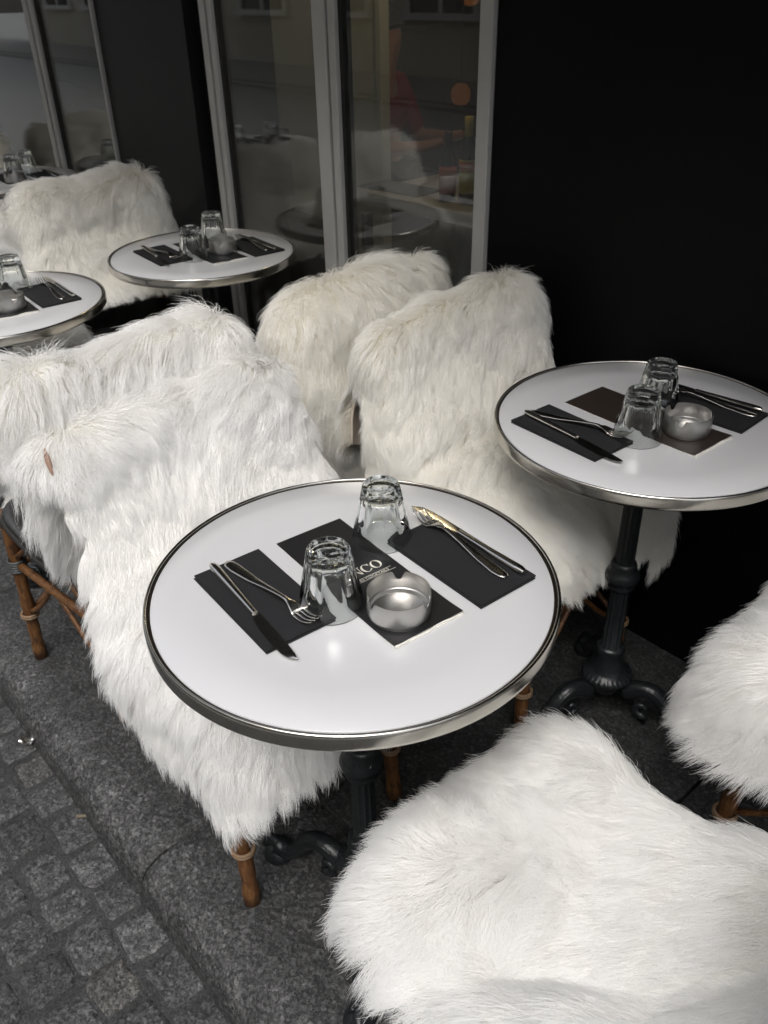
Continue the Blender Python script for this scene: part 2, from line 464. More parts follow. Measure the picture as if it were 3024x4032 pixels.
# ------------------------------------------------------------------ cafe facade
def facade():
    root = empty('cafe_facade', (-2, YW, 0), 0, 'black painted cafe front with tall grey framed windows behind the terrace', 'shop front')
    def part(name, x0, x1, z0, z1, y0, y1, mat, parent=root, bev=.002):
        mb = MB(); mb.box(((x0+x1)/2+2, (y0+y1)/2-YW, (z0+z1)/2), (x1-x0, y1-y0, z1-z0), bev=bev)
        return mb.build(name, mat, parent)
    part('wall_panel', -1.392, 6.0, -.03, 2.75, YW, YW+.30, MAT['wall'])
    part('pilaster', -3.318, -2.70, -.03, 2.75, YW, YW+.25, MAT['pilaster'])
    part('jamb', -2.699, -2.584, -.03, 2.75, YW+.045, YW+.25, MAT['jamb'])
    part('wall_panel', -12, -5.6, -.03, 2.75, YW, YW+.25, MAT['wall'])
    part('plinth', -2.583, -1.393, -.03, .16, YW+.012, YW+.2, MAT['wall'])
    part('plinth', -5.59, -3.319, -.03, .16, YW+.012, YW+.2, MAT['wall'])
    part('fascia', -12, 6, 2.752, 3.5, YW-.02, YW+.3, MAT['wall'])
    part('upper_wall', -16, 10, 3.502, 14, YW+.02, YW+.5, M_plain('upper_limestone', lc(.40, .375, .33), .8, 0, (1.5, .85, 1.1)))
    # awning: sloped canvas out of view, added to shade the tables
    zs = [(YW-.021, 2.70), (.46, 2.42), (.445, 2.30)]
    V = []
    canvas = M_plain('black_canvas', lc(.014), .9)
    for xa, xb, reach in ((-13, -1.80, -.30), (-1.78, 1.6, 0)):  # left length reaches further out to darken the left table
        mb = MB(); V = []
        for x in np.linspace(xa, xb, 30):
            for i, (y, z) in enumerate(zs): V.append((x+2, y-YW + (reach if i else 0), z))
        mb.add(V, grid_faces(30, 3)); aw = mb.build('shade_awning', canvas, root, fix=False)
        sm = aw.modifiers.new('thick', 'SOLIDIFY'); sm.thickness = .006
    # windows
    def window(bars, z0, z1, x0, x1):
        fr = MB()
        for (a, b, d) in bars:
            fr.box(((a+b)/2+2, .012+d, (z0+z1)/2), (b-a, .05, z1-z0), bev=.003)
        w = fr.build('window', MAT['alu'], root)
        for i in range(len(bars)-1):
            a = bars[i][1]; b = bars[i+1][0]
            if b - a < .05: continue
            for zz, hh in ((z0+.035, .07), (z1-.03, .06)):
                rl = MB(); rl.box(((a+b)/2+2, .012, zz), (b-a-.002, .046, hh), bev=.003); rl.build('rail', MAT['alu'], w)
        sl = MB()
        for i in range(len(bars)-1):
            a = bars[i][1]; b = bars[i+1][0]
            if b - a < .05:
                sl.box(((a+b)/2+2, .03, (z0+z1)/2), (b-a-.001, .03, z1-z0-.01)); continue
            sl.box((a+.007+2, .020, (z0+z1)/2), (.014, .03, z1-z0-.15)); sl.box((b-.006+2, .020, (z0+z1)/2), (.012, .03, z1-z0-.15))
        sl.build('seal', MAT['seal'], w)
        for i in range(len(bars)-1):
            a = bars[i][1]; b = bars[i+1][0]
            if b - a < .05: continue
            pb = MB(); pb.box(((a+b)/2+2, .016, (z0+z1)/2), (b-a-.024, .006, z1-z0-.14)); pb.build('pane', MAT['pane'], w)
        return w
    window([(-2.583, -2.553, 0), (-2.546, -2.522, .004), (-2.025, -1.972, 0), (-1.965, -1.937, .004), (-1.432, -1.394, 0)], .165, 2.74, -2.58, -1.39)
    window([(-5.58, -5.53, 0), (-4.78, -4.74, 0), (-4.73, -4.70, .004), (-3.945, -3.905, 0), (-3.895, -3.865, .004), (-3.334, -3.319, 0)], .165, 2.74, -5.6, -3.32)
    lk = MB(); lk.box((-1.905+2, .055, .80), (.02, .03, .10), bev=.003); lk.build('latch', MAT['seal'], root)
facade()

# ------------------------------------------------------------------ interior behind the glass
g = MB(); g.box((-3, 3.6, -.02), (8, 3.6, .04)); tag(g.build('interior_floor', M_plain('dark_boards', lc(.05, .035, .025), .5, 0, (8, .7, 1.2))), kind='structure')
g = MB(); g.box((-3, 5.45, 1.35), (8, .1, 2.7)); g.box((1.05, 3.6, 1.35), (.1, 3.6, 2.7)); g.box((-7.05, 3.6, 1.35), (.1, 3.6, 2.7))
tag(g.build('interior_wall', M_plain('dark_brown_wall', lc(.06, .035, .022), .7, 0, (2, .7, 1.2))), kind='structure')
g = MB(); g.box((-3, 3.65, 2.78), (8, 3.6, .05)); tag(g.build('interior_ceiling', M_plain('dark_ceiling', lc(.05), .8)), kind='structure')
g = MB(); g.box((-3.46, 2.60, 1.2), (1.02, .03, 2.4), bev=.004); g.box((-2.965, 2.598, 1.2), (.03, .05, 2.4), bev=.003)
tag(g.build('partition_screen', M_plain('olive_beige_screen', lc(.50, .48, .39), .8, 0, (3, .9, 1.08))), 'olive beige partition screen standing inside behind the left pane of the middle window', 'partition')
g = MB(); g.box((-4.6, 2.3, .45), (2.0, .06, .9), bev=.01)
tag(g.build('bar_counter', M_plain('brown_counter', lc(.10, .07, .055), .5, 0, (4, .8, 1.2))), 'brown counter front inside the far left window', 'counter')

def indoor_table():
    root = empty('indoor_table', (-2.2, 2.31, 0), 0, 'marble topped table with pale edge inside the middle window', 'table')
    mb = MB(); mb.box((0, 0, .728), (.66, .44, .044), bev=.012)
    mb.build('tabletop', M_plain('grey_marble', lc(.42, .38, .35), .3, 0, (6, .75, 1.1)), root)
    mb = MB(); mb.tube([(0, 0, .02), (0, 0, .705)], .03); mb.lathe([(.2, 0), (.2, .012), (.04, .03), (.03, .05)], 24)
    mb.build('pedestal', MAT['iron'], root)
indoor_table()
o = MB().box((0, 0, .0015), (.30, .15, .003), bev=.001).build('placemat', MAT['card'], loc=(-2.43, 2.205, .7505), rot=R(4)); tag(o, 'black placemat lying on the table inside the window', 'placemat')

def bottle(loc, h, lab1, lab2, cap, label):
    root = empty('bottle', loc, 0, label, 'bottle', 'bottles on the indoor table')
    mb = MB(); mb.lathe([(.027, 0), (.029, .004), (.029, h*.58), (.026, h*.66), (.013, h*.76), (.0115, h*.88)], 24); mb.build('glass_body', M_plain('dark_bottle_glass', lc(.012, .010, .008), .08), root)
    mb = MB(); mb.lathe([(.0296, h*.12), (.0296, h*.52)], 24); mb.build('paper_label', [lab1], root)
    mb = MB(); mb.lathe([(.0299, h*.38), (.0299, h*.5)], 24); mb.build('label_band', [lab2], root)
    mb = MB(); mb.lathe([(.0125, h*.78), (.0145, h*.785), (.0145, h), (.0, h)], 20); mb.build('cap', cap, root)
red = M_plain('red_label', lin((170, 60, 48)), .6); yel = M_plain('yellow_label', lin((190, 180, 80)), .6); org = M_plain('orange_label', lin((200, 95, 45)), .6)
bottle((-2.17, 2.19, .7505), .22, red, org, M_plain('dark_cap', lc(.02, .01, .01), .4), 'dark bottle with red label and dark cap on the indoor table')
bottle((-2.10, 2.215, .7505), .27, yel, org, M_plain('gold_cap', lin((205, 180, 60)), .35, .6), 'taller bottle with yellow label and gold cap on the indoor table')

# people deep inside, dim
def person(loc, rz, topc, label, hairc, arm=True):
    root = empty('person', loc, rz, label, 'person')
    pts = {'pel': (0, 0, .52), 'bel': (0, .0, .66), 'che': (.03, 0, .86), 'nk': (.03, 0, 1.02), 'hd0': (.05, 0, 1.08), 'hd': (.06, 0, 1.18), 'hdt': (.05, 0, 1.26),
           'kl': (.42, .12, .52), 'kr': (.42, -.12, .52), 'fl': (.42, .13, .09), 'fr': (.42, -.13, .09), 'tl': (.58, .13, .05), 'tr': (.58, -.13, .05),
           'sl': (.02, .18, .96), 'sr': (.02, -.18, .96), 'el': (.10, .25, .72), 'er': (.10, -.25, .72), 'hl': (.33, .15, .74), 'hr': (.33, -.15, .74), 'jl': (.08, .1, .5), 'jr': (.08, -.1, .5), 'gl': (.42, .11, .765), 'gr': (.42, -.11, .765)}
    rad = dict(pel=.14, bel=.125, che=.14, nk=.055, hd0=.07, hd=.095, hdt=.07, kl=.062, kr=.062, fl=.04, fr=.04, tl=.035, tr=.035, sl=.065, sr=.065, el=.045, er=.045, hl=.03, hr=.03, jl=.085, jr=.085, gl=.022, gr=.022)
    E = [('pel', 'bel'), ('bel', 'che'), ('che', 'nk'), ('nk', 'hd0'), ('hd0', 'hd'), ('hd', 'hdt'), ('pel', 'jl'), ('jl', 'kl'), ('kl', 'fl'), ('fl', 'tl'), ('pel', 'jr'), ('jr', 'kr'), ('kr', 'fr'), ('fr', 'tr'), ('che', 'sl'), ('sl', 'el'), ('el', 'hl'), ('hl', 'gl'), ('che', 'sr'), ('sr', 'er'), ('er', 'hr'), ('hr', 'gr')]
    def skin(name, keys, edges, scale, mat, extra=None):
        idx = {k: i for i, k in enumerate(keys)}
        me = bpy.data.meshes.new(name); me.from_pydata([pts[k] for k in keys], [(idx[a], idx[b]) for a, b in edges], [])
        o = bpy.data.objects.new(name, me); COL.objects.link(o); o.parent = root; me.materials.append(mat)
        o.modifiers.new('skin', 'SKIN'); s = o.modifiers.new('sub', 'SUBSURF'); s.levels = s.render_levels = 2
        for k in keys:
            sv = me.skin_vertices[0].data[idx[k]]; sv.radius = (rad[k]*scale, rad[k]*scale); sv.use_root = k in ('pel', 'bel')
        return o
    sk = M_plain('skin', lin((176, 120, 88)), .5)
    skin('body', list(pts), E, .93, sk)
    ct = M_plain('sweater', topc, .9, 0, (40, .85, 1.1)); pk = M_plain('trousers', lc(.02, .022, .03), .9)
    skin('sweater', ['bel', 'che', 'nk', 'sl', 'sr', 'el', 'er'], [('bel', 'che'), ('che', 'nk'), ('che', 'sl'), ('sl', 'el'), ('che', 'sr'), ('sr', 'er')], 1.12, ct)
    skin('trousers', ['pel', 'jl', 'kl', 'fl', 'jr', 'kr', 'fr'], [('pel', 'jl'), ('jl', 'kl'), ('kl', 'fl'), ('pel', 'jr'), ('jr', 'kr'), ('kr', 'fr')], 1.1, pk)
    hb = MB(); n = 14
    prof = [(.001, .115)] + [(.105*math.sin(a), .115*math.cos(a)) for a in np.linspace(.2, 1.75, 10)]
    hb.lathe(prof[::-1], 20); h = hb.build('hair', M_plain('dark_hair', hairc, .5), root, loc=(.035, 0, 1.20)); h.rotation_euler = (0, -.35, 0)
    return root
person((-3.42, 2.95, 0), R(20), lin((150, 22, 26)), 'person in a dark red top sitting inside behind the glass', lc(.012, .010, .008))
person((-2.45, 3.55, 0), R(175), lin((120, 66, 34)), 'person in a brown top sitting deep inside behind the right pane', lc(.02, .012, .008))
def bench(loc, label):
    mb = MB(); mb.box((0, 0, .21), (.5, .9, .42), bev=.02); mb.box((-.24, 0, .55), (.08, .9, .5), bev=.03)
    tag(mb.build('bench', M_plain('dark_leather', lc(.03, .02, .016), .5), loc=loc), label, 'bench')
bench((-3.44, 2.95, 0), 'dark bench inside under the person in red')
b2 = bench((-2.43, 3.55, 0), 'dark bench deep inside under the person in brown')

def pendant(loc, label, s):
    root = empty('pendant_lamp', loc, 0, label, 'lamp', 'lit lamps inside the cafe')
    mb = MB(); mb.lathe([(.001, .043), (.022, .04), (.036, .022), (.04, 0), (.036, -.022), (.022, -.036), (.001, -.04)], 32); mb.build('lamp_shade', M_emit('warm_glow', (1, .34, .09, 1) if s < 3 else (1, .80, .52, 1), s), root)
    mb = MB(); mb.tube([(0, 0, .042), (0, 0, 2.74-loc[2])], .004, 6); mb.build('cord', MAT['seal'], root)
pendant((-2.86, 3.0, 1.34), 'round orange lamp glowing high inside the right pane', .06)
pendant((-2.66, 2.75, 1.0), 'small orange lamp glowing low inside the right pane', .035)
pendant((-2.25, 2.28, 1.95), 'unseen lamp added to light the marble indoor table', 75)  # added above the frame to brighten the marble top
pendant((-3.3, 1.95, 2.35), 'unseen lamp added between the glass and the partition screen to light it', 18)  # added out of view so the screen does not stay dark
pendant((-2.7, 3.1, 2.2), 'unseen lamp added to light the seated people', 28)  # out of frame, put in to lift the people out of the dark
pendant((-4.6, 2.9, 2.3), 'unseen lamp added to light the room behind the far left window', 55)  # extra out-of-view light for the left room
pendant((-5.1, 3.6, 1.75), 'orange lamp glowing inside the far left window', .2)

# ------------------------------------------------------------------ bistro tables
TZ = .735
T1, T2, T3, T4, T5, T6 = (-2.236, .633), (-2.26, 1.26), (-.716, .558), (-.726, 1.255), (-3.80, 1.262), (-3.76, .625)
def make_table():
    root = empty('bistro_table', (0, 0, 0), 0, 'x', 'table', 'round white bistro tables')
    mb = MB(); mb.lathe([(.2635, .709), (.2655, .712), (.2655, .7335), (.2645, .7348), (.2, TZ), (.0, TZ)], 128); mb.build('tabletop', MAT['top'], root)
    mb = MB()
    prof = [(.2675, .7145), (.2728, .7130), (.2744, .7148), (.2748, .719), (.2748, .7315), (.2743, .7350), (.2729, .7368), (.2716, .7371), (.2703, .7362), (.2698, .7340), (.2697, .728), (.2690, .722)]
    mb.lathe(prof, 128, closed=True); mb.build('rim', MAT['rim'], root)
    mb = MB(); mb.lathe([(.2658, .716), (.2695, .716), (.2695, .7322), (.2658, .7326)], 128, closed=True); mb.build('rim_seam', MAT['groove'], root)
    mb = MB()
    fl = lambda k, r, z, a: r*(1 - .13*np.abs(np.sin(a*6))**.6) if r < .027 and .2 < z < .66 else np.full(len(a), r)
    prof = [(.022, .16), (.026, .19), (.0255, .205), (.0200, .21), (.0200, .30), (.0195, .362), (.0195, .42), (.0185, .52), (.0175, .64), (.027, .655), (.028, .67), (.06, .69), (.11, .7), (.11, .706), (.001, .706)]
    mb.lathe(prof, 96, rf=fl); col = mb.build('column', MAT['iron'], root)
    mb = MB(); mb.lathe([(.0205, .357), (.027, .361), (.0285, .367), (.025, .373), (.033, .380), (.035, .390), (.031, .400), (.025, .408), (.0265, .414), (.024, .421), (.0205, .424)], 48); mb.build('collar', MAT['iron'], col)
    mb = MB()
    bead = lambda k, r, z, a: r*(1 + .03*np.cos(a*28)) if .049 < r < .055 else np.full(len(a), r)
    mb.lathe([(.028, .205), (.029, .20), (.031, .19), (.027, .182), (.032, .165), (.034, .155), (.037, .145), (.042, .138), (.050, .133), (.0545, .126), (.051, .119), (.044, .113), (.038, .10), (.030, .085), (.02, .08)], 112, rf=bead)
    base = mb.build('base', MAT['iron'], root)
    for k in range(3):
        a0 = R(196 + 120*k)
        def P(r, z, s=0): return (r*math.cos(a0) - s*math.sin(a0), r*math.sin(a0) + s*math.cos(a0), z)
        mb = MB()
        main = [P(.045, .092), P(.075, .115), (P(.105, .118)), P(.132, .098), P(.148, .068), P(.165, .042), P(.185, .032), P(.203, .036)]
        pp = np.array(main); tt = np.linspace(0, 1, 28); q = np.c_[[np.interp(tt, np.linspace(0, 1, len(pp)), pp[:, i]) for i in range(3)]].T
        for _ in range(3): q[1:-1] = (q[:-2] + 2*q[1:-1] + q[2:])/4
        rr = np.interp(tt, [0, .3, .55, .8, 1], [.019, .017, .015, .017, .021])
        mb.tube(q, rr, 12)
        for s in (-1, 1):   # raised edge beads
            qq = q + np.array([-math.sin(a0), math.cos(a0), 0])*s*.0115 + np.array([0, 0, .008])
            mb.tube(qq, .0045, 6)
        # scroll foot
        sp = [P(.205 + (.022 - .0019*i)*math.cos(i*.62), .026 + (.022-.0019*i)*math.sin(i*.62)) for i in range(11)]
        mb.tube(sp, np.linspace(.013, .007, 11), 10)
        mb.lathe([(.0, -.004), (.024, 0), (.03, .008), (.027, .022), (.015, .033), (.0, .036)], 18, c=P(.203, .0045))
        # inner volute
        sp = [P(.088 + (.02-.0016*i)*math.cos(-1 - i*.62), .058 + (.02-.0016*i)*math.sin(-1 - i*.62)) for i in range(11)]
        mb.tube(sp, np.linspace(.009, .005, 11), 8)
        mb.build('foot', MAT['iron'], base)
    return root
proto = make_table()
tl = [(T3, 'round white bistro table in the foreground with whole rim in view', 0), (T4, 'round white bistro table at right edge beside the black wall', 60),
      (T2, 'round white bistro table in front of the middle window', -3), (T1, 'round white bistro table at left edge near the kerb', 4), (T5, 'farthest round white bistro table in the upper left corner', 2),
      (T6, 'round white bistro table seen only as a reflection in the middle window', 8)]
for i, (p, lab, rz) in enumerate(tl):
    t = proto if i == 0 else copy_tree(proto)
    t.location = (p[0], p[1], 0); t.rotation_euler[2] = R(rz); t['label'] = lab

# ------------------------------------------------------------------ things on the tables
def build_tumbler():
    mb = MB(); H = .0895
    out = []; inn = []
    zs = np.r_[0, .0012, .004, .010, .016, .022, .030, .038, .046, .054, .060, .065, .069, .074, .080, .086, .0888]
    def ro(z): return .0268 + (.0428-.0268)*(min(z, H)/H)**.95
    prof = [(.012, .0022), (.019, .0018), (.0225, .0004)] + [(ro(z) - (.0022 if z < .001 else .0006 if z < .003 else 0), z) for z in zs]
    nO = len(prof)
    prof += [(.0424, .0895), (.0414, .0892)]
    for z in [.084, .076, .066, .056, .046, .036, .028, .022, .018, .0155, .0142]:
        r = ro(z) - .0017
        if z < .022: r *= math.sqrt(max(0.0, 1 - ((.022-z)/.0085)**2))*.999 + .001
        prof.append((r, z))
    prof.append((.0005, .0138))
    def rf(k, r, z, a):
        if 3 <= k < nO and z > .001:
            c = np.abs(np.cos(a*4.5))            # nine flutes with arched tops
            arch = .066 - .022*(c**1.5 < .12)*0 - .020*(1 - np.sqrt(np.maximum(0, 1 - (1-c)**2)))
            dep = np.clip((arch - z)/.010, 0, 1)*np.clip((z+.004)/.01, .35, 1)
            d = (a + PI/9) % (2*PI/9) - PI/9; return r*(1 - dep*(1 - math.cos(PI/9)/np.cos(d))*1.15) + .0004*(1-dep)
        return np.full(len(a), r)
    prof2 = [(.0005, .0024)] + prof
    def rf2(k, r, z, a): return rf(k-1, r, z, a) if k > 0 else np.full(len(a), r)
    mb.lathe(prof2, 144, rf=rf2)
    # turn upside down
    for V in mb.V: V[:, 2] = H - V[:, 2]; V[:, 1] *= -1
    return sharp(mb.build('tumbler', MAT['glass']), 50)

def build_ashtray():
    mb = MB(); seg = 120
    notch = [R(-2), R(118), R(238)]
    def top(a):
        d = np.min([np.abs((a - n + PI) % (2*PI) - PI) for n in notch], axis=0)
        return np.where(d < .20, .035 - .0115*np.clip((.20-d)/.13, 0, 1)**.8, .035)
    ang = np.linspace(0, 2*PI, seg, endpoint=False)
    ht = top(ang)
    rows = []
    def ring(r, z): rows.append(np.c_[r*np.cos(ang), r*np.sin(ang), z if not np.isscalar(z) else np.full(seg, z)])
    ring(.0005, .0004); ring(.0380, .0); ring(.0388, .0005); ring(.0390, .0030); ring(.0391, .0034); ring(.0401, .0042); ring(.0404, .0052); ring(.0404, .0060); ring(.0404, .0225)
    ring(.0404, ht-.0007); ring(.0402, ht); ring(.0396, ht); ring(.0394, ht-.0007); ring(.0394, .0220); ring(.0394, .0110); ring(.0392, .0102); ring(.0372, .0094); ring(.0368, .0088); ring(.0367, .0045); ring(.0361, .0036); ring(.02, .0034); ring(.0005, .0034)
    mb.add(np.concatenate(rows), grid_faces(len(rows), seg, True))
    return sharp(mb.build('ashtray', MAT['steel']), 40)

def build_fork():
    mb = MB()
    L = .192; xs = np.linspace(0, 1, 40)          # x from handle end to neck
    hw = np.interp(xs, [0, .03, .1, .25, .45, .62, .70, .76, .82], [.004, .0082, .0098, .0082, .005, .0034, .0036, .0075, .0118])
    z = np.interp(xs, [0, .1, .3, .55, .68, .74, .82], [.0028, .0028, .0045, .0105, .0125, .010, .0045])
    body = xs <= .825
    X = xs[body]*L; hw = hw[body]; z = z[body]
    V = []
    for x, w, h in zip(X, hw, z):
        th = .0014
        for t in np.linspace(-1, 1, 7): V.append((x, t*w, h + th*(1-t*t) + (.0016*t*t if x > .73*L else 0)))
        for t in np.linspace(1, -1, 7): V.append((x, t*w, h - .0009*(1-t*t) - .0003 + (.0016*t*t if x > .73*L else 0)))
    n = len(X); F = grid_faces(n, 14, True); F += [tuple(range(14)), tuple((n-1)*14+j for j in range(14))]
    mb.add(V, F)
    for k in range(4):
        y0 = (k-1.5)*.0063; pts = []
        for t in np.linspace(0, 1, 12):
            x = (.815 + .185*t)*L; zz = .0052 - .0042*math.sin(t*PI*.55) + .012*t**2.3
            pts.append((x, y0*(1-.06*t), zz))
        mb.tube(pts, np.interp(np.linspace(0, 1, 12), [0, .8, 1], [.0021, .0015, .0007]), 8, flat=.6)
    return mb.build('fork', MAT['cutlery'])

def build_knife():
    mb = MB(); L = .228
    pts = [(x*L, 0, .0058) for x in np.linspace(0, .56, 18)]
    rr = np.interp(np.linspace(0, .56, 18), [0, .012, .05, .3, .5, .56], [.0045, .0062, .0068, .0052, .0042, .0042])
    mb.tube(pts, rr, 14, flat=.72)
    out = []
    xs = np.linspace(.555, 1, 26)
    lo = np.interp(xs, [.555, .6, .7, .85, .93, .975, 1], [-.0042, -.0075, -.0095, -.0100, -.0078, -.0035, .0035])
    up = np.interp(xs, [.555, .6, .75, .9, .97, 1], [.0042, .005, .0058, .0062, .0055, .0038])
    V = []
    for x, a, b in zip(xs, lo, up):
        dz = .0050 - .0030*(x-.555)/.445
        for s, hgt in ((a, 0), ((a+b)/2, .0009), (b, .0011), (b, -.0004), ((a+b)/2, -.0006), (a, -.0002)):
            V.append((x*L, s, dz + hgt))
    n = len(xs); F = grid_faces(n, 6, True) + [tuple(range(6)), tuple((n-1)*6+j for j in range(6))]
    mb.add(V, F)
    return sharp(mb.build('knife', MAT['cutlery']), 30)

def build_napkin():
    mb = MB(); rd = np.random.default_rng(3)
    for k, (dx, dy) in enumerate(((0, 0), (.0012, -.0014), (-.001, .0012))):
        n, m = 24, 14
        X, Y = np.meshgrid(np.linspace(-.096, .096, n), np.linspace(-.05, .05, m), indexing='ij')
        e = np.maximum(np.abs(X)/.096, np.abs(Y)/.05)
        Zt = .0011 + .0013*k + .0010*e**6*(k == 2) + .0005*vnoise(np.c_[X.ravel()*30, Y.ravel()*30, X.ravel()*0+k], 4).reshape(X.shape)
        top = np.c_[(X+dx).ravel(), (Y+dy).ravel(), Zt.ravel()]
        bot = top.copy(); bot[:, 2] = .0001 + .0013*k
        f1 = grid_faces(n, m); N = n*m
        F = f1 + [tuple(i+N for i in f[::-1]) for f in f1]
        bd = [i*m for i in range(n)] + [(n-1)*m + j for j in range(1, m)] + [i*m + m-1 for i in range(n-2, -1, -1)] + [j for j in range(m-2, 0, -1)]
        F += [(a, bd[(i+1) % len(bd)], bd[(i+1) % len(bd)]+N, a+N) for i, a in enumerate(bd)]
        mb.add(np.r_[top, bot], F, 0, False)
    return mb.build('napkin', MAT['paper'])

def serif_letters():
    """N C O drawn as high-contrast serif capitals, unit height, advance in x"""
    S = []
    # N
    S.append([(.0, 0), (.30, 0), (.30, .035), (.175, .05), (.175, .95), (.13, .95), (.13, .05), (.0, .035)])
    S.append([(.0, 1), (.28, 1), (.86, .0), (.80, .0), (.74, .0), (.13, .96), (.0, .965)])
    S.append([(.62, 1), (.94, 1), (.94, .965), (.83, .95), (.83, 0), (.785, 0), (.785, .95), (.62, .965)])
    def ring(cx, rx, ry, hx, hy, a0, a1, n=40, dx=0):
        o = [(cx + rx*math.cos(t), .5 + ry*math.sin(t)) for t in np.linspace(a0, a1, n)]
        i = [(cx + dx + hx*math.cos(t), .5 + hy*math.sin(t)) for t in np.linspace(a1, a0, n)]
        return o, i
    return S, ring(1.45, .46, .52, .29, .485, R(38), R(322), dx=.015), ring(2.44, .50, .52, .31, .485, 0, 2*PI)

def build_menu(brown=False, letter=True):
    root = MB()
    root.box((.0015, 0, .0010), (.279, .107, .0018), mat=1)
    n, m = 30, 8
    X, Y = np.meshgrid(np.linspace(-.140, .1385, n), np.linspace(-.0545, .0545, m), indexing='ij')
    Z = .0026 + .0006*vnoise(np.c_[X.ravel()*14, Y.ravel()*14, X.ravel()*0], 8) + .0022*np.clip((X.ravel()-.10)/.04, 0, 1)**2
    V = np.c_[X.ravel(), Y.ravel(), Z]; f = grid_faces(n, m); N = n*m
    V2 = V.copy(); V2[:, 2] -= .0006
    bd = [i*m for i in range(n)] + [(n-1)*m + j for j in range(1, m)] + [i*m + m-1 for i in range(n-2, -1, -1)] + [j for j in range(m-2, 0, -1)]
    root.add(np.r_[V, V2], f + [tuple(i+N for i in q[::-1]) for q in f] + [(a, bd[(i+1) % len(bd)], bd[(i+1) % len(bd)]+N, a+N) for i, a in enumerate(bd)], 0, False)
    # page curl along the near edge
    yy = np.linspace(-.054, .054, 20); cur = [(.1392 + .0012*math.sin(i*.9), y, .0022 + .0012*math.sin(i*.5+1)) for i, y in enumerate(yy)]
    root.tube(cur, .0013, 6, mat=1)
    me = root.build('menu_card', [MAT['browncard' if brown else 'card'], MAT['page']])
    if letter:
        S, C, O = serif_letters(); h = .0168; adv = h*.97
        mb = MB()
        # baseline along +y, letter tops toward -x
        def tr(p, x0=-.004, y0=-.012): return (x0 - p[1]*h, y0 + p[0]*adv)
        def flat(poly): 
            mb.prism([tr(p) for p in poly], .0030, .00335)
        for p in S: flat(p)
        for o, i in (C, O):
            for k in range(len(o)-1):
                i2 = i[::-1]; flat([o[k], o[k+1], i2[k+1], i2[k]])
        # serifs of the C
        flat([(1.78, .70), (1.83, .70), (1.83, 1.0), (1.80, 1.0)]); flat([(1.78, .30), (1.81, .22), (1.83, .10), (1.80, .10)])
        mb.box((.0035, .010, .0032), (.0004, .062, .0003)); mb.box((.0105, .010, .0032), (.0004, .070, .0003))
        L = mb.build('lettering', MAT['ink'], me)
        cu = bpy.data.curves.new('small_lettering', 'FONT'); cu.body = 'DES COCKTAILS'; cu.size = .0066; cu.extrude = .0001; cu.space_character = 1.02
        co = bpy.data.objects.new('small_lettering', cu); COL.objects.link(co)
        bpy.context.view_layer.update()
        dg = bpy.context.evaluated_depsgraph_get(); msh = bpy.data.meshes.new_from_object(co.evaluated_get(dg))
        bpy.data.objects.remove(co)
        w = max(v.co.x for v in msh.vertices); s = .052/w
        for v in msh.vertices:
            x, y = v.co.x*s, v.co.y*s; v.co = (.0092 - y, -.017 + x, .0031 + max(0, v.co.z))
        so = bpy.data.objects.new('small_lettering', msh); COL.objects.link(so); so.parent = me; msh.materials.clear(); msh.materials.append(MAT['ink'])
    return me

PT = dict(tumbler=build_tumbler(), ashtray=build_ashtray(), fork=build_fork(), knife=build_knife(), napkin=build_napkin(), menu=build_menu(), brown=build_menu(True, False))
used = set()
def put(kind, T, x, y, rz, label, cat, group, z=0, tilt=0, roll=0):
    p = PT[kind]
    o = p if kind not in used else copy_tree(p)
    used.add(kind)
    o.location = (T[0]+x, T[1]+y, TZ + z); o.rotation_euler = (roll, tilt, rz)
    return tag(o, label, cat, group)

def setting(T, where, near, d):
    G = lambda n: n + ' on the bistro tables'
    def aim(a, b): return math.atan2(b[1]-a[1], b[0]-a[0])
    lk = d.get('napL', (-.052, -.110)); rk = d.get('napR', (.062, .139)); mn = d.get('menu', (.003, .018)); mr = d.get('mrot', -4.8)
    put('napkin', T, *lk, R(d.get('nl', -4)), f'black paper napkin under the kerb side cutlery on the {where}', 'napkin', G('black napkins'))
    put('napkin', T, *rk, R(d.get('nr', -3)), f'black paper napkin under the wall side cutlery on the {where}', 'napkin', G('black napkins'))
    put('brown' if d.get('brown') else 'menu', T, *mn, R(mr), f'{"dark brown" if d.get("brown") else "black"} menu card in the middle of the {where}', 'menu', G('menu cards'))
    a, b = d.get('knL', ((-.150, -.124), (.075, -.152))); put('knife', T, *a, aim(a, b), f'steel knife on the kerb side napkin of the {where}', 'knife', G('steel knives'), .0045)
    a, b = d.get('fkL', ((-.146, -.104), (.033, -.0955))); put('fork', T, *a, aim(a, b), f'steel fork on the kerb side napkin of the {where}', 'fork', G('steel forks'), .0043)
    a, b = d.get('knR', ((.149, .174), (-.080, .184))); put('knife', T, *a, aim(a, b), f'steel knife on the wall side napkin of the {where}', 'knife', G('steel knives'), .0045, 0, PI*0)
    a, b = d.get('fkR', ((.137, .152), (-.070, .172))); put('fork', T, *a, aim(a, b), f'steel fork on the wall side napkin of the {where}', 'fork', G('steel forks'), .0043)
    put('tumbler', T, *d.get('g1', (.019, -.051)), R(d.get('ga', 12)), f'upturned faceted tumbler on the kerb side of the {where}', 'glass', G('upturned tumblers'), .0012)
    put('tumbler', T, *d.get('g2', (-.0525, .098)), R(d.get('ga', 12)+17), f'upturned faceted tumbler on the wall side of the {where}', 'glass', G('upturned tumblers'), .0012)
    put('ashtray', T, *d.get('ash', (.092, 0)), R(d.get('aa', 0)), f'round steel ashtray on the menu card of the {where}', 'ashtray', G('steel ashtrays'), .0034)
setting(T3, 'foreground table', 0, dict(ga=5, aa=20))
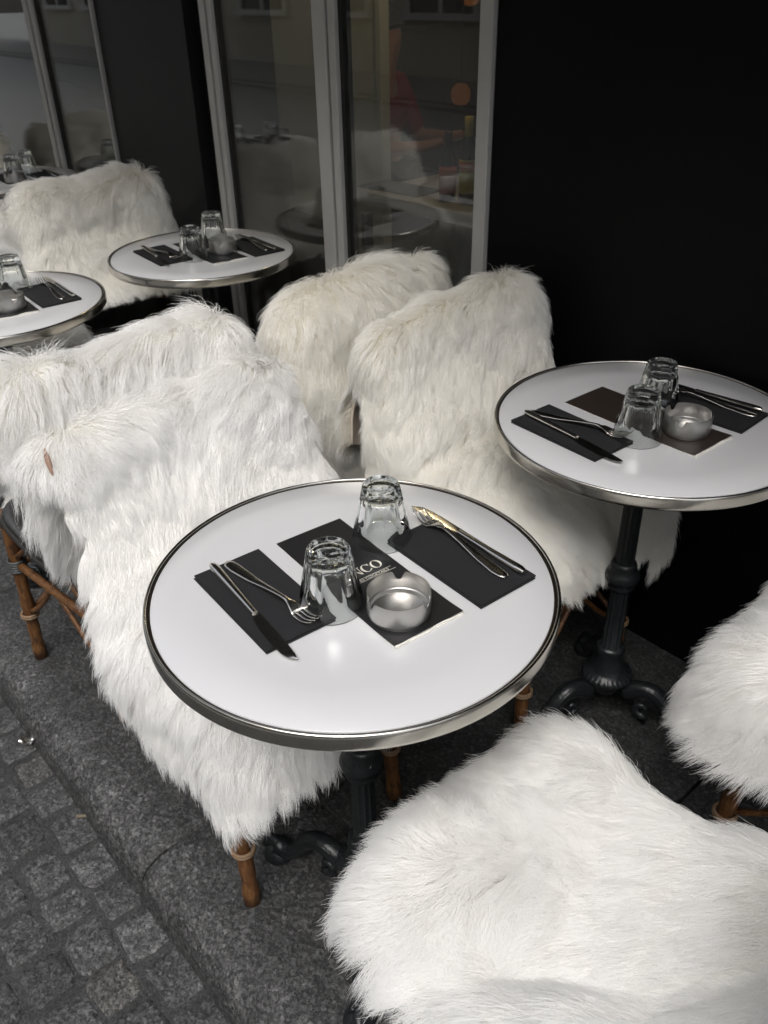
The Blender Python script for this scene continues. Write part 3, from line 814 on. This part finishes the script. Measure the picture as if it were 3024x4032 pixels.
setting(T4, 'right table by the black wall', 0, dict(brown=1, napL=(-.063, -.141), nl=-3, menu=(-.003, -.004), mrot=-2.5, napR=(.045, .115), nr=2,
        knL=((-.160, -.148), (.076, -.176)), fkL=((-.16, -.134), (.024, -.097)), knR=((.128, .163), (-.10, .145)), fkR=((.131, .141), (-.06, .118)),
        g1=(.028, -.075), g2=(-.018, .0505), ash=(.073, .005), aa=-75, ga=20))
setting(T2, 'table before the middle window', 0, dict(napL=(-.052, -.105), menu=(.003, .020), mrot=-5.5, napR=(.062, .139), nr=-4, knL=((-.160, -.112), (.062, -.150)), fkL=((-.15, -.11), (.02, -.10)),
        fkR=((.138, .136), (-.06, .158)), knR=((.148, .155), (-.08, .172)), g1=(.039, -.054), g2=(-.068, .082), ash=(.047, .043), aa=200, ga=33))
setting(T1, 'table at the left edge', 0, dict(napR=(.037, .130), nr=-3, knR=((.118, .163), (-.11, .176)), fkR=((.116, .136), (-.09, .155)), g1=(.02, -.05), g2=(-.06, .083), ash=(.08, .012), aa=130))
setting(T6, 'table mirrored in the middle window', 0, dict(ga=14, aa=90))
setting(T5, 'farthest table', 0, dict(ga=9, aa=60, g2=(-.05, .11), g1=(.0, .03)))

# ------------------------------------------------------------------ chairs
def make_chair():
    root = empty('bistro_chair', (0, 0, 0), 0, 'x', 'chair', 'rattan bistro chairs')
    # seat: rounded square, woven, with a black edge
    n = 64; ang = np.linspace(0, 2*PI, n, endpoint=False)
    def rs(a, s): 
        c, d = np.cos(a), np.sin(a); k = (np.abs(c)**4 + np.abs(d)**4)**-.25
        return np.c_[s*.192*k*c, s*.188*k*d]
    mb = MB(); rows = []
    for s, z in ((.02, .452), (.5, .452), (.9, .455), (.99, .452), (1.0, .444), (.985, .432), (.9, .428), (.02, .428)):
        p = rs(ang, s); rows.append(np.c_[p, np.full(n, z)])
    mb.add(np.concatenate(rows), grid_faces(len(rows), n, True)); seat = mb.build('seat', MAT['weave'], root)
    mb = MB(); p = rs(ang, 1.0); mb.tube(np.c_[p, np.full(n, .438)], .007, 8, closed=True); mb.build('seat_edge', MAT['darkbind'], seat)
    legs = {}
    for nm, (x0, y0, x1, y1) in dict(fl=(.165, .165, .19, .174), fr=(.165, -.165, .19, -.174), rl=(-.15, .135, -.155, .115), rr=(-.15, -.135, -.155, -.115)).items():
        mb = MB()
        P = np.array([(x1 + (x0-x1)*t, y1 + (y0-y1)*t, .434*t) for t in np.linspace(0, 1, 16)])
        rr = np.full(16, .0143) + .0008*np.array([math.sin(i*2.4) for i in range(16)])
        rr[0] = rr[1] = .0164; rr[6] += .0016; rr[12] += .0014
        mb.tube(P, rr, 14); lg = mb.build('leg', MAT['bamboo'], root); legs[nm] = (P, lg)
        b = MB()
        def at(z): t = z/.434; return np.array([x1 + (x0-x1)*t, y1 + (y0-y1)*t, z])
        for k in range(5):
            c = at(.275 + k*.0066); b.tube([c + np.array([.019*math.cos(a), .019*math.sin(a), .0]) for a in np.linspace(0, 2*PI, 18, endpoint=False)], .0033, 6, closed=True)
        b.build('binding', MAT['binding'], lg)
        b = MB(); c = at(.135)
        for k in range(2): b.tube([c + np.array([.019*math.cos(a), .019*math.sin(a), .006*k]) for a in np.linspace(0, 2*PI, 18, endpoint=False)], .0035, 6, closed=True)
        b.build('lower_binding', MAT['tanbind'], lg)
        b = MB(); c = at(.408)
        for k in range(3): b.tube([c + np.array([.019*math.cos(a), .019*math.sin(a), .006*k]) for a in np.linspace(0, 2*PI, 18, endpoint=False)], .0035, 6, closed=True)
        b.build('upper_binding', MAT['darkbind'], lg)
    def pt(nm, z):
        P = legs[nm][0]; t = z/.434*15; i = min(int(t), 14); return P[i] + (P[i+1]-P[i])*(t-i)
    for a, b in (('fl', 'fr'), ('fl', 'rl'), ('fr', 'rr'), ('rl', 'rr')):
        A, B = pt(a, .29), pt(b, .29)
        mb = MB(); mb.tube([A + (B-A)*t for t in np.linspace(.03, .97, 8)], .0095, 10); mb.build('stretcher', MAT['bamboo'], root)
        mb = MB()
        for P0, Q in ((a, b), (b, a)):
            s0 = pt(P0, .14); s1 = pt(P0, .29) + (pt(Q, .29)-pt(P0, .29))*.46
            s0 = s0 + (s1-s0)*.06
            mb.tube([s0 + (s1-s0)*t + np.array([0, 0, -.012*math.sin(t*PI)]) for t in np.linspace(0, 1, 8)], .0062, 8)
            s0 = pt(P0, .305); s1 = pt(P0, .425) + (pt(Q, .425)-pt(P0, .425))*.46; s0 = s0 + (s1-s0)*.06
            mb.tube([s0 + (s1-s0)*t for t in np.linspace(0, 1, 6)], .0065, 8)
        mb.build('brace', MAT['bamboo'], root)
    # back: bent cane arch with woven panel
    arch = []
    for t in np.linspace(0, 1, 40):
        a = PI*t; y = .165*math.cos(a); y = math.copysign(abs(y/.165)**.55*.165, y); z = .44 + .325*math.sin(a)**.45 if 0 < t < 1 else .44
        arch.append((-.165 - .06*((z-.44)/.33)**1.2, y, z))
    mb = MB(); mb.tube(arch, .014, 10); bk = mb.build('back_frame', MAT['bamboo'], root)
    mb = MB(); n, m = 16, 16; V = []
    for i in range(n):
        z = .47 + (.755-.47)*i/(n-1)
        hw = .152 if z < .69 else .152*math.sqrt(max(.05, 1-((z-.69)/.085)**2*.8))
        for j in range(m):
            y = -hw + 2*hw*j/(m-1); V.append((-.165 - .06*((z-.44)/.33)**1.2 + .002, y, z))
    mb.add(V, grid_faces(n, m)); bp = mb.build('backrest', MAT['weave'], root, fix=False)
    sm = bp.modifiers.new('thick', 'SOLIDIFY'); sm.thickness = .006
    return root
chair0 = make_chair()
CH = dict(  # origin x, y, facing, label
    A=(-1.59, .565, -1, 'rattan chair at the left table with an uncovered cane leg at the left edge'),
    B=(-1.06, .585, 1, 'rattan chair tucked under the foreground table from the left, tan legs showing below'),
    C=(-1.66, 1.185, -1, 'rattan chair facing the middle window table, its back toward the right chair'),
    D=(-.985, 1.235, 1, 'rattan chair tucked under the right table beside the black wall'),
    E=(-.175, 1.27, -1, 'rattan chair at the right edge opposite the black wall table'),
    F=(-.228, .562, -1, 'rattan chair under the large white fur in the bottom right corner'),
    G=(-2.63, 1.20, 1, 'rattan chair between the far table and the middle window table'),
    K=(-2.66, .69, 1, 'rattan chair on the far side of the left edge table'),
    S=(-4.23, .61, 1, 'rattan chair beyond the table mirrored in the middle window'),
    Q=(-4.23, 1.24, 1, 'rattan chair beyond the farthest table'))
for i, (k, (x, y, s, lab)) in enumerate(CH.items()):
    c = chair0 if i == 0 else copy_tree(chair0)
    c.location = (x, y, 0); c.rotation_euler[2] = 0 if s > 0 else PI; c['label'] = lab

# ------------------------------------------------------------------ sheepskins
BASE = np.array([  # lx, z, half support, Wk, Ww, Dx, Dz
    (-.285, .54, .17, .23, .23, .15, -1),
    (-.28, .66, .17, .23, .23, .10, -1),
    (-.262, .775, .165, .24, .24, .03, -1),
    (-.225, .825, .165, .25, .25, 0, -1),
    (-.188, .795, .165, .25, .25, -.08, -1),
    (-.15, .69, .175, .25, .25, -.20, -1),
    (-.09, .585, .18, .27, .27, -.18, -1),
    (.00, .525, .19, .30, .30, -.08, -1),
    (.09, .497, .195, .33, .33, 0, -1),
    (.175, .475, .195, .34, .34, .05, -1),
    (.222, .425, .19, .33, .33, .1, -1),
    (.242, .34, .18, .31, .31, .1, -1),
], float)

def make_skin(key, label, nhair, seed, edit=None, hairlen=.055, wid=.00032, lump=.019, shape=None, comb=(0, 0), stray=1.0, curly=0, nrow=None, locks=.28, loose=1.0):
    ox, oy, s, _ = CH[key]
    st = BASE.copy()
    if edit:
        for row, vals in edit.items():
            for c, v in vals.items(): st[row, c] = v
    if nrow: st = st[nrow[0]:nrow[1]]
    nu, nv = 110, 90
    nref = nu*3//4 if nrow is None else nu - 4
    d = np.r_[0, np.cumsum(np.hypot(np.diff(st[:, 0]), np.diff(st[:, 1])))]
    tt = np.linspace(0, d[-1], nu)
    Q = np.c_[[np.interp(tt, d, st[:, c]) for c in range(7)]].T
    for _ in range(26): Q[1:-1] = (Q[:-2] + 2*Q[1:-1] + Q[2:])/4
    rs = np.random.RandomState(seed)
    # ragged outline
    e1 = vnoise(np.c_[tt*9, np.full(nu, seed*3.3), np.zeros(nu)], seed)*.035 + vnoise(np.c_[tt*22, np.full(nu, seed*1.3), np.zeros(nu)], seed+5)*.02
    e2 = vnoise(np.c_[tt*9, np.full(nu, seed*5.3), np.zeros(nu)], seed+9)*.035 + vnoise(np.c_[tt*22, np.full(nu, seed*2.3), np.zeros(nu)], seed+6)*.02
    v = np.linspace(-1, 1, nv)
    uu = np.linspace(0, 1, nu)
    Wk = Q[:, 3] + e1; Ww = Q[:, 4] + e2
    endk = np.minimum(1, np.minimum(uu, 1-uu)/.10)**.5     # rounded corners of the pelt
    f = .80 + .20*endk
    Wk = Wk*f; Ww = Ww*f
    a = np.where(v[None, :] < 0, v[None, :]*Wk[:, None], v[None, :]*Ww[:, None])
    hw = np.minimum(Q[:, 2], .98*np.minimum(Wk, Ww))[:, None]
    ab = np.abs(a); Rb = .055; tm = R(82)
    over = np.maximum(0, ab - hw); th = np.minimum(over/Rb, tm); rest = np.maximum(0, over - Rb*tm)
    lat = np.minimum(ab, hw) + Rb*np.sin(th) + rest*math.cos(tm); drop = Rb*(1-np.cos(th)) + rest*math.sin(tm)
    D = Q[:, 5:7]/np.linalg.norm(Q[:, 5:7], axis=1)[:, None]
    X = Q[:, 0][:, None] + D[:, 0][:, None]*drop
    Z = Q[:, 1][:, None] + D[:, 1][:, None]*drop
    Y = np.sign(a)*lat
    # hanging folds
    Y = Y + np.sign(a)*np.minimum(drop, .25)*.14*vnoise(np.c_[(X*11).ravel(), (Z*3).ravel(), np.full(X.size, seed*1.7)], seed+20).reshape(X.shape)
    P = np.stack([ox + s*X, oy + Y, Z], -1)
    lo = vnoise3(P.reshape(-1, 3)*4.2 + seed*.7, seed+60).reshape(P.shape)*np.array([.020, .020, .026])*loose
    lo[..., 2] = np.abs(lo[..., 2])      # the hide never sinks into the seat
    P = P + lo
    if shape is not None: P = shape(P, uu[:, None]*np.ones((1, nv)), v[None, :]*np.ones((nu, 1)))
    def normals(P):
        Tu = np.gradient(P, axis=0); Tv = np.gradient(P, axis=1)
        N = np.cross(Tu, Tv); N /= np.linalg.norm(N, axis=-1)[..., None] + 1e-9
        if N[nref, nv//2, 2] < 0: N = -N
        Tu /= np.linalg.norm(Tu, axis=-1)[..., None] + 1e-9; Tv /= np.linalg.norm(Tv, axis=-1)[..., None] + 1e-9
        return N, Tu, Tv
    N, Tu, Tv = normals(P)
    pf = P.reshape(-1, 3)
    dsp = lump*(vnoise(pf*6.5 + seed, seed+30) + .22*vnoise(pf*14 + seed, seed+31)) + .012
    P = P + N*dsp.reshape(nu, nv, 1)
    N, Tu, Tv = normals(P)
    # pelt mesh
    mb = MB(); mb.add(P.reshape(-1, 3), grid_faces(nu, nv))
    o = mb.build('sheepskin', [MAT['pelt'], MAT['hide']], fix=False)
    me = o.data
    if me.polygons[(nu*3//4)*(nv-1) + nv//2].normal.dot(Vector(N[nu*3//4, nv//2])) < 0: me.flip_normals()
    sm = o.modifiers.new('thick', 'SOLIDIFY'); sm.thickness = .005; sm.offset = -1; sm.material_offset = 1; sm.material_offset_rim = 1
    tag(o, label, 'sheepskin', 'white sheepskins over the chairs')
    # hair roots, area weighted
    A = np.linalg.norm(np.cross(P[1:, :-1]-P[:-1, :-1], P[:-1, 1:]-P[:-1, :-1]), axis=-1)
    pr = (A/A.sum()).ravel(); c = rs.choice(pr.size, nhair, p=pr); ci, cj = c//(nv-1), c % (nv-1)
    fu, fv = rs.rand(nhair)[:, None], rs.rand(nhair)[:, None]
    def bil(G): return (G[ci, cj]*(1-fu)*(1-fv) + G[ci+1, cj]*fu*(1-fv) + G[ci, cj+1]*(1-fu)*fv + G[ci+1, cj+1]*fu*fv)
    def nrm(V): return V/(np.linalg.norm(V, axis=-1)[..., None] + 1e-9)
    root = bil(P); n_ = nrm(bil(N)); tu = nrm(bil(Tu)); tv = nrm(bil(Tv))
    gu = (ci + fu[:, 0])/(nu-1); gv = -1 + 2*(cj + fv[:, 0])/(nv-1)
    # locks
    nclump = max(40, int(A.sum()/(.0175**2)))
    cid = rs.choice(nhair, min(nclump, nhair), replace=False)
    kd = KDTree(len(cid))
    for i, k in enumerate(cid): kd.insert(root[k], i)
    kd.balance()
    own = np.array([kd.find(p)[1] for p in root]); ck = cid[own]
    nfine = min(nhair//7, nclump*9)
    fid = rs.choice(nhair, nfine, replace=False)
    kd = KDTree(nfine)
    for i, k in enumerate(fid): kd.insert(root[k], i)
    kd.balance()
    fk = fid[np.array([kd.find(p)[1] for p in root])]
    # combing direction
    utop = d[min(3, len(d)-2)]/d[-1]
    g = np.array([0, 0, -1.]); gt = g - n_*(n_@g)[:, None]
    edge = np.clip((np.abs(gv)-.55)/.45, 0, 1)[:, None]*np.sign(gv)[:, None]*tv
    eu = (np.clip((gu-.82)/.18, 0, 1) - np.clip((.12-gu)/.12, 0, 1))[:, None]*tu
    flow = vnoise3(root*3.6 + seed*2.1, seed+40)*1.0 + vnoise3(root*11 + seed, seed+43)*.26
    flow = flow - n_*np.sum(flow*n_, 1)[:, None]
    ind = rs.normal(0, .13, (nhair, 3)); lock = rs.normal(0, .07, (nhair, 3))[ck]
    cb = .62*gt + .30*edge + .3*eu + flow + comb[0]*tu*np.tanh((gu - utop)*14)[:, None] + comb[1]*tv + (ind + lock)*stray
    cb = cb - n_*np.sum(cb*n_, 1)[:, None]*.7
    cb = nrm(cb)
    steep = np.linalg.norm(gt, axis=1)
    L = 1.2*hairlen*(1 + .22*vnoise(root*14, seed+50) + .13*rs.normal(size=nhair))*(.9 + .2*rs.rand(nhair)[ck])
    L = np.clip(L, .012, hairlen*1.7)
    K = 6
    lift = .66 + .10*rs.rand(nhair)[ck] + .32*rs.rand(nhair)
    pts = np.zeros((nhair, K, 3)); pts[:, 0] = root
    for k in range(1, K):
        t = (k-.5)/(K-1)
        dirn = nrm(n_*(lift*(1 - .35*steep)*(1.05 - 1.1*t))[:, None] + cb*(.35 + .95*t) + g*((.2 + .28*steep)*t)[:, None])
        pts[:, k] = pts[:, k-1] + dirn*(L/(K-1))[:, None]
    off = pts - root[:, None]
    tq = np.linspace(0, 1, K)[None, :, None]
    wl = (.55 + .3*rs.rand(nhair))[:, None, None]*tq**1.1
    tgt = root[fk][:, None] + off[fk]
    pts = pts + (tgt - pts)*((.22 + .6*locks)*tq)
    tgt = root[ck][:, None] + off[ck]*(.55 + .5*(L/L[ck])[:, None, None]*.85)
    pts = pts + (tgt - pts)*wl*locks
    # wave
    ph = rs.rand(nhair)[ck]*6.28 + rs.rand(nhair)*1.5
    side = nrm(np.cross(n_, cb))
    amp = (.0035 + curly*.010)
    w = amp*np.sin(np.linspace(0, 1, K)[None, :]*(5.5 + curly*5) + ph[:, None])*np.linspace(0, 1, K)[None, :]
    pts = pts + side[:, None]*w[:, :, None]
    pts = pts + rs.normal(0, .0011*stray, (nhair, K, 3))*tq
    hc = bpy.data.hair_curves.new('fur'); hc.add_curves([K]*nhair)
    hc.points.foreach_set('position', pts.astype(np.float32).ravel())
    rad = (wid*(.8 + .4*rs.rand(nhair))[:, None]*np.array([1, 1, .95, .8, .55, .18])[None, :]).astype(np.float32)
    at = hc.attributes.get('radius') or hc.attributes.new('radius', 'FLOAT', 'POINT')
    at.data.foreach_set('value', rad.ravel())
    hc.materials.append(MAT['cream' if label.startswith('cream') else 'fur'])
    ho = bpy.data.objects.new('fur', hc); COL.objects.link(ho); ho.parent = o
    return o

def drape_front(P, u, v):
    # front edge runs slightly askew, the wall side front corner lifts to a soft peak, one long fold crosses the seat
    x, y = P[..., 0], P[..., 1]
    n = (x*.653 - y*.757)                      # across the fold
    c = -.515 + .02*np.sin((x*.757 + y*.653)*9)
    dz = -.022*np.exp(-((n - c + .02)/.055)**2) + .026*np.exp(-((n - c - .075)/.06)**2) + .010*np.exp(-((n - c + .16)/.07)**2)
    dz = dz*np.clip((P[..., 2] - .40)/.06, 0, 1)
    pk = np.exp(-((x + .475)/.075)**2 - ((y - .735)/.075)**2)
    return P + np.stack([-(y-.545)*.05 - .010*pk, .004*pk, dz + .012*pk], -1)
Kc, Wc = 3, 4
DENS = 1.75
def N_(n): return int(n*DENS)
skinB = make_skin('B', 'white sheepskin spilling over the chair left of the foreground table with a tan hide slit', N_(120000), 11,
          {0: {0: -.255}, 1: {0: -.25}, 2: {0: -.245}, 3: {Kc: .215, Wc: .25, 1: .815}, 4: {Kc: .215, Wc: .26, 1: .785}, 5: {Kc: .21, Wc: .26}, 6: {Kc: .225, Wc: .28}, 7: {Kc: .25, Wc: .31}, 8: {Kc: .265, Wc: .34, 2: .15},
           9: {Kc: .26, Wc: .33, 2: .135}, 10: {Kc: .255, Wc: .28, 2: .125}, 11: {Kc: .23, Wc: .22, 2: .125, 1: .365}}, comb=(.85, -.28), locks=0.34, hairlen=.060, lump=.018, curly=.15)
hp = np.array([(-1.2445, .3695, .802), (-1.2362, .3665, .7955), (-1.2285, .3648, .787), (-1.2205, .3634, .7765), (-1.2145, .362, .767)])
tq_ = np.linspace(0, 4, 17); hp = np.c_[[np.interp(tq_, range(5), hp[:, i]) for i in range(3)]].T
mb = MB(); mb.tube(hp, .0046*np.sin(np.linspace(.06, PI-.06, 17))**.8, 12, flat=.6)
mb.build('hide_edge', M_plain('tan_hide', lin((150, 122, 106)), .85, 0, (60, .85, 1.1)), skinB)
make_skin('A', 'white sheepskin over the chair facing the left edge table', N_(70000), 23,
          {0: {0: -.26}, 1: {1: .70, 0: -.255}, 2: {Kc: .26, Wc: .26, 1: .83}, 3: {Kc: .28, Wc: .28, 1: .885}, 4: {Kc: .26, 1: .855}, 5: {1: .72, Kc: .21}, 6: {Kc: .17}, 7: {Kc: .165}, 8: {Kc: .16}, 9: {Kc: .16}, 10: {Kc: .15}, 11: {Kc: .14}}, comb=(.75, -.28), locks=0.34, hairlen=.060, lump=.018)
make_skin('C', 'cream sheepskin over the chair facing the middle window table', N_(60000), 31,
          {0: {0: -.28, 1: .42, Kc: .27, Wc: .27}, 1: {Kc: .28}, 2: {Kc: .28, 1: .80}, 3: {Kc: .28, Wc: .26, 1: .855}, 4: {1: .825}}, comb=(.65, -.28), locks=0.36, hairlen=.058)
make_skin('D', 'cream sheepskin over the chair under the right table beside the black wall', N_(95000), 47,
          {2: {1: .79}, 3: {Kc: .32, Wc: .25, 1: .845}, 4: {Kc: .35, Wc: .25, 1: .815}, 5: {Kc: .36, Wc: .26}, 6: {Kc: .34, Wc: .29}, 7: {Kc: .31, Wc: .30}, 8: {Kc: .28, Wc: .31, 2: .18, 0: .08}, 9: {Kc: .25, Wc: .30, 2: .18, 0: .15}, 10: {Kc: .22, Wc: .30, 0: .19, 1: .44}, 11: {Kc: .20, Wc: .28, 1: .39, 0: .205}}, comb=(.75, -.22), locks=0.34, loose=.6, hairlen=.052)
make_skin('E', 'white sheepskin over the chair at the right edge by the wall', N_(70000), 59,
          {6: {1: .60}, 7: {1: .545}, 8: {Kc: .37, 1: .535}, 9: {Kc: .36, Wc: .33, 1: .53}, 10: {Kc: .31, 1: .485}, 11: {Kc: .26, 1: .42}}, comb=(.85, -.22), locks=0.26, hairlen=.062)
make_skin('F', 'large white sheepskin filling the bottom right corner', N_(130000), 61,
          {3: {0: -.225}, 4: {0: -.195}, 5: {Kc: .25, Wc: .25, 0: -.185}, 6: {Kc: .26, Wc: .26, 0: -.17, 1: .55}, 7: {Wc: .25, Kc: .25, 2: .155, 0: -.11, 1: .482}, 8: {Wc: .225, Kc: .235, 2: .15, 0: .06, 1: .466}, 9: {Wc: .215, Kc: .20, 2: .14, 1: .468, 0: .225}, 10: {Wc: .21, Kc: .17, 2: .125, 1: .44, 0: .28}, 11: {1: .37, Kc: .155, Wc: .19, 2: .115, 0: .295}}, comb=(1.0, -.45), locks=0.24, loose=.45, hairlen=.062, wid=.00032, lump=.019,
          shape=drape_front)
make_skin('G', 'cream sheepskin over the chair between the far table and the middle window table', N_(45000), 73,
          {2: {1: .80}, 3: {Kc: .31, 1: .85}, 4: {Kc: .30, 1: .82}}, comb=(.65, -.2), locks=0.36, nrow=(0, 8), hairlen=.058, wid=.0006)
make_skin('K', 'white sheepskin over the chair beyond the left edge table', N_(22000), 83, {}, hairlen=.058, wid=.0007)
make_skin('S', 'white sheepskin mirrored in the left pane of the middle window', N_(14000), 91, {}, hairlen=.058, wid=.0009)
make_skin('Q', 'cream sheepskin over the chair beyond the farthest table', N_(14000), 97, {}, hairlen=.058, wid=.0009)

# ------------------------------------------------------------------ litter
mb = MB(); rs = np.random.RandomState(2)
n = 9; Xg, Yg = np.meshgrid(np.linspace(-.016, .016, n), np.linspace(-.011, .011, n), indexing='ij')
Zg = .006 + .007*vnoise(np.c_[Xg.ravel()*140, Yg.ravel()*140, np.zeros(n*n)], 3)
mb.add(np.c_[Xg.ravel(), Yg.ravel(), Zg + np.abs(Xg.ravel())*.35], grid_faces(n, n), 0, False)
o = mb.build('foil_scrap', MAT['cutlery'], loc=(-1.60, .268, -.078), rot=.6, fix=False)
sm = o.modifiers.new('thick', 'SOLIDIFY'); sm.thickness = .0008
tag(o, 'crumpled silver foil scrap lying against the kerb', 'litter')
mb = MB(); mb.tube([(-.012, 0, .004), (.012, 0, .004)], .0038, 10)
tag(mb.build('cigarette_butt', M_plain('tan_filter', lin((112, 102, 86)), .8), loc=(-1.32, .272, -.078), rot=.9), 'small tan cigarette butt lying on the setts by the kerb', 'litter')

# ------------------------------------------------------------------ light
SUN_EL, SUN_DIR = R(56), np.array([.55, -.83])
w = bpy.data.worlds.new('World'); scene.world = w; w.use_nodes = True
nt = w.node_tree; nt.nodes.clear()
out = nt.nodes.new('ShaderNodeOutputWorld'); bg = nt.nodes.new('ShaderNodeBackground'); sky = nt.nodes.new('ShaderNodeTexSky')
sky.sky_type = 'NISHITA'; sky.sun_disc = False; sky.sun_elevation = SUN_EL; sky.sun_rotation = math.atan2(SUN_DIR[0], SUN_DIR[1])
sky.air_density = 1.0; sky.dust_density = 4.0; sky.ozone_density = 1.0
hs = nt.nodes.new('ShaderNodeHueSaturation'); hs.inputs['Saturation'].default_value = .36
nt.links.new(sky.outputs[0], hs.inputs['Color']); nt.links.new(hs.outputs[0], bg.inputs[0]); bg.inputs[1].default_value = .15
nt.links.new(bg.outputs[0], out.inputs[0])
sl = bpy.data.lights.new('sun', 'SUN'); sl.energy = 1.2; sl.angle = R(35); sl.color = (1, .985, .965)
so = bpy.data.objects.new('sun', sl); COL.objects.link(so)
d = Vector((SUN_DIR[0]*math.cos(SUN_EL), SUN_DIR[1]*math.cos(SUN_EL), math.sin(SUN_EL)))
so.rotation_euler = d.to_track_quat('Z', 'Y').to_euler()

scene.view_settings.view_transform = 'Standard'; scene.view_settings.look = 'None'
scene.view_settings.exposure = 0.56; scene.view_settings.gamma = 1
scene.render.engine = 'CYCLES'
cy = scene.cycles
cy.max_bounces = 20; cy.diffuse_bounces = 15; cy.glossy_bounces = 6; cy.transmission_bounces = 16
cy.use_adaptive_sampling = True; cy.adaptive_threshold = .025; cy.transparent_max_bounces = 16
cy.caustics_refractive = True; cy.caustics_reflective = True; cy.blur_glossy = .3
cy.use_denoising = True
try: cy.denoiser = 'OPENIMAGEDENOISE'
except Exception: pass
cy.sample_clamp_indirect = 6
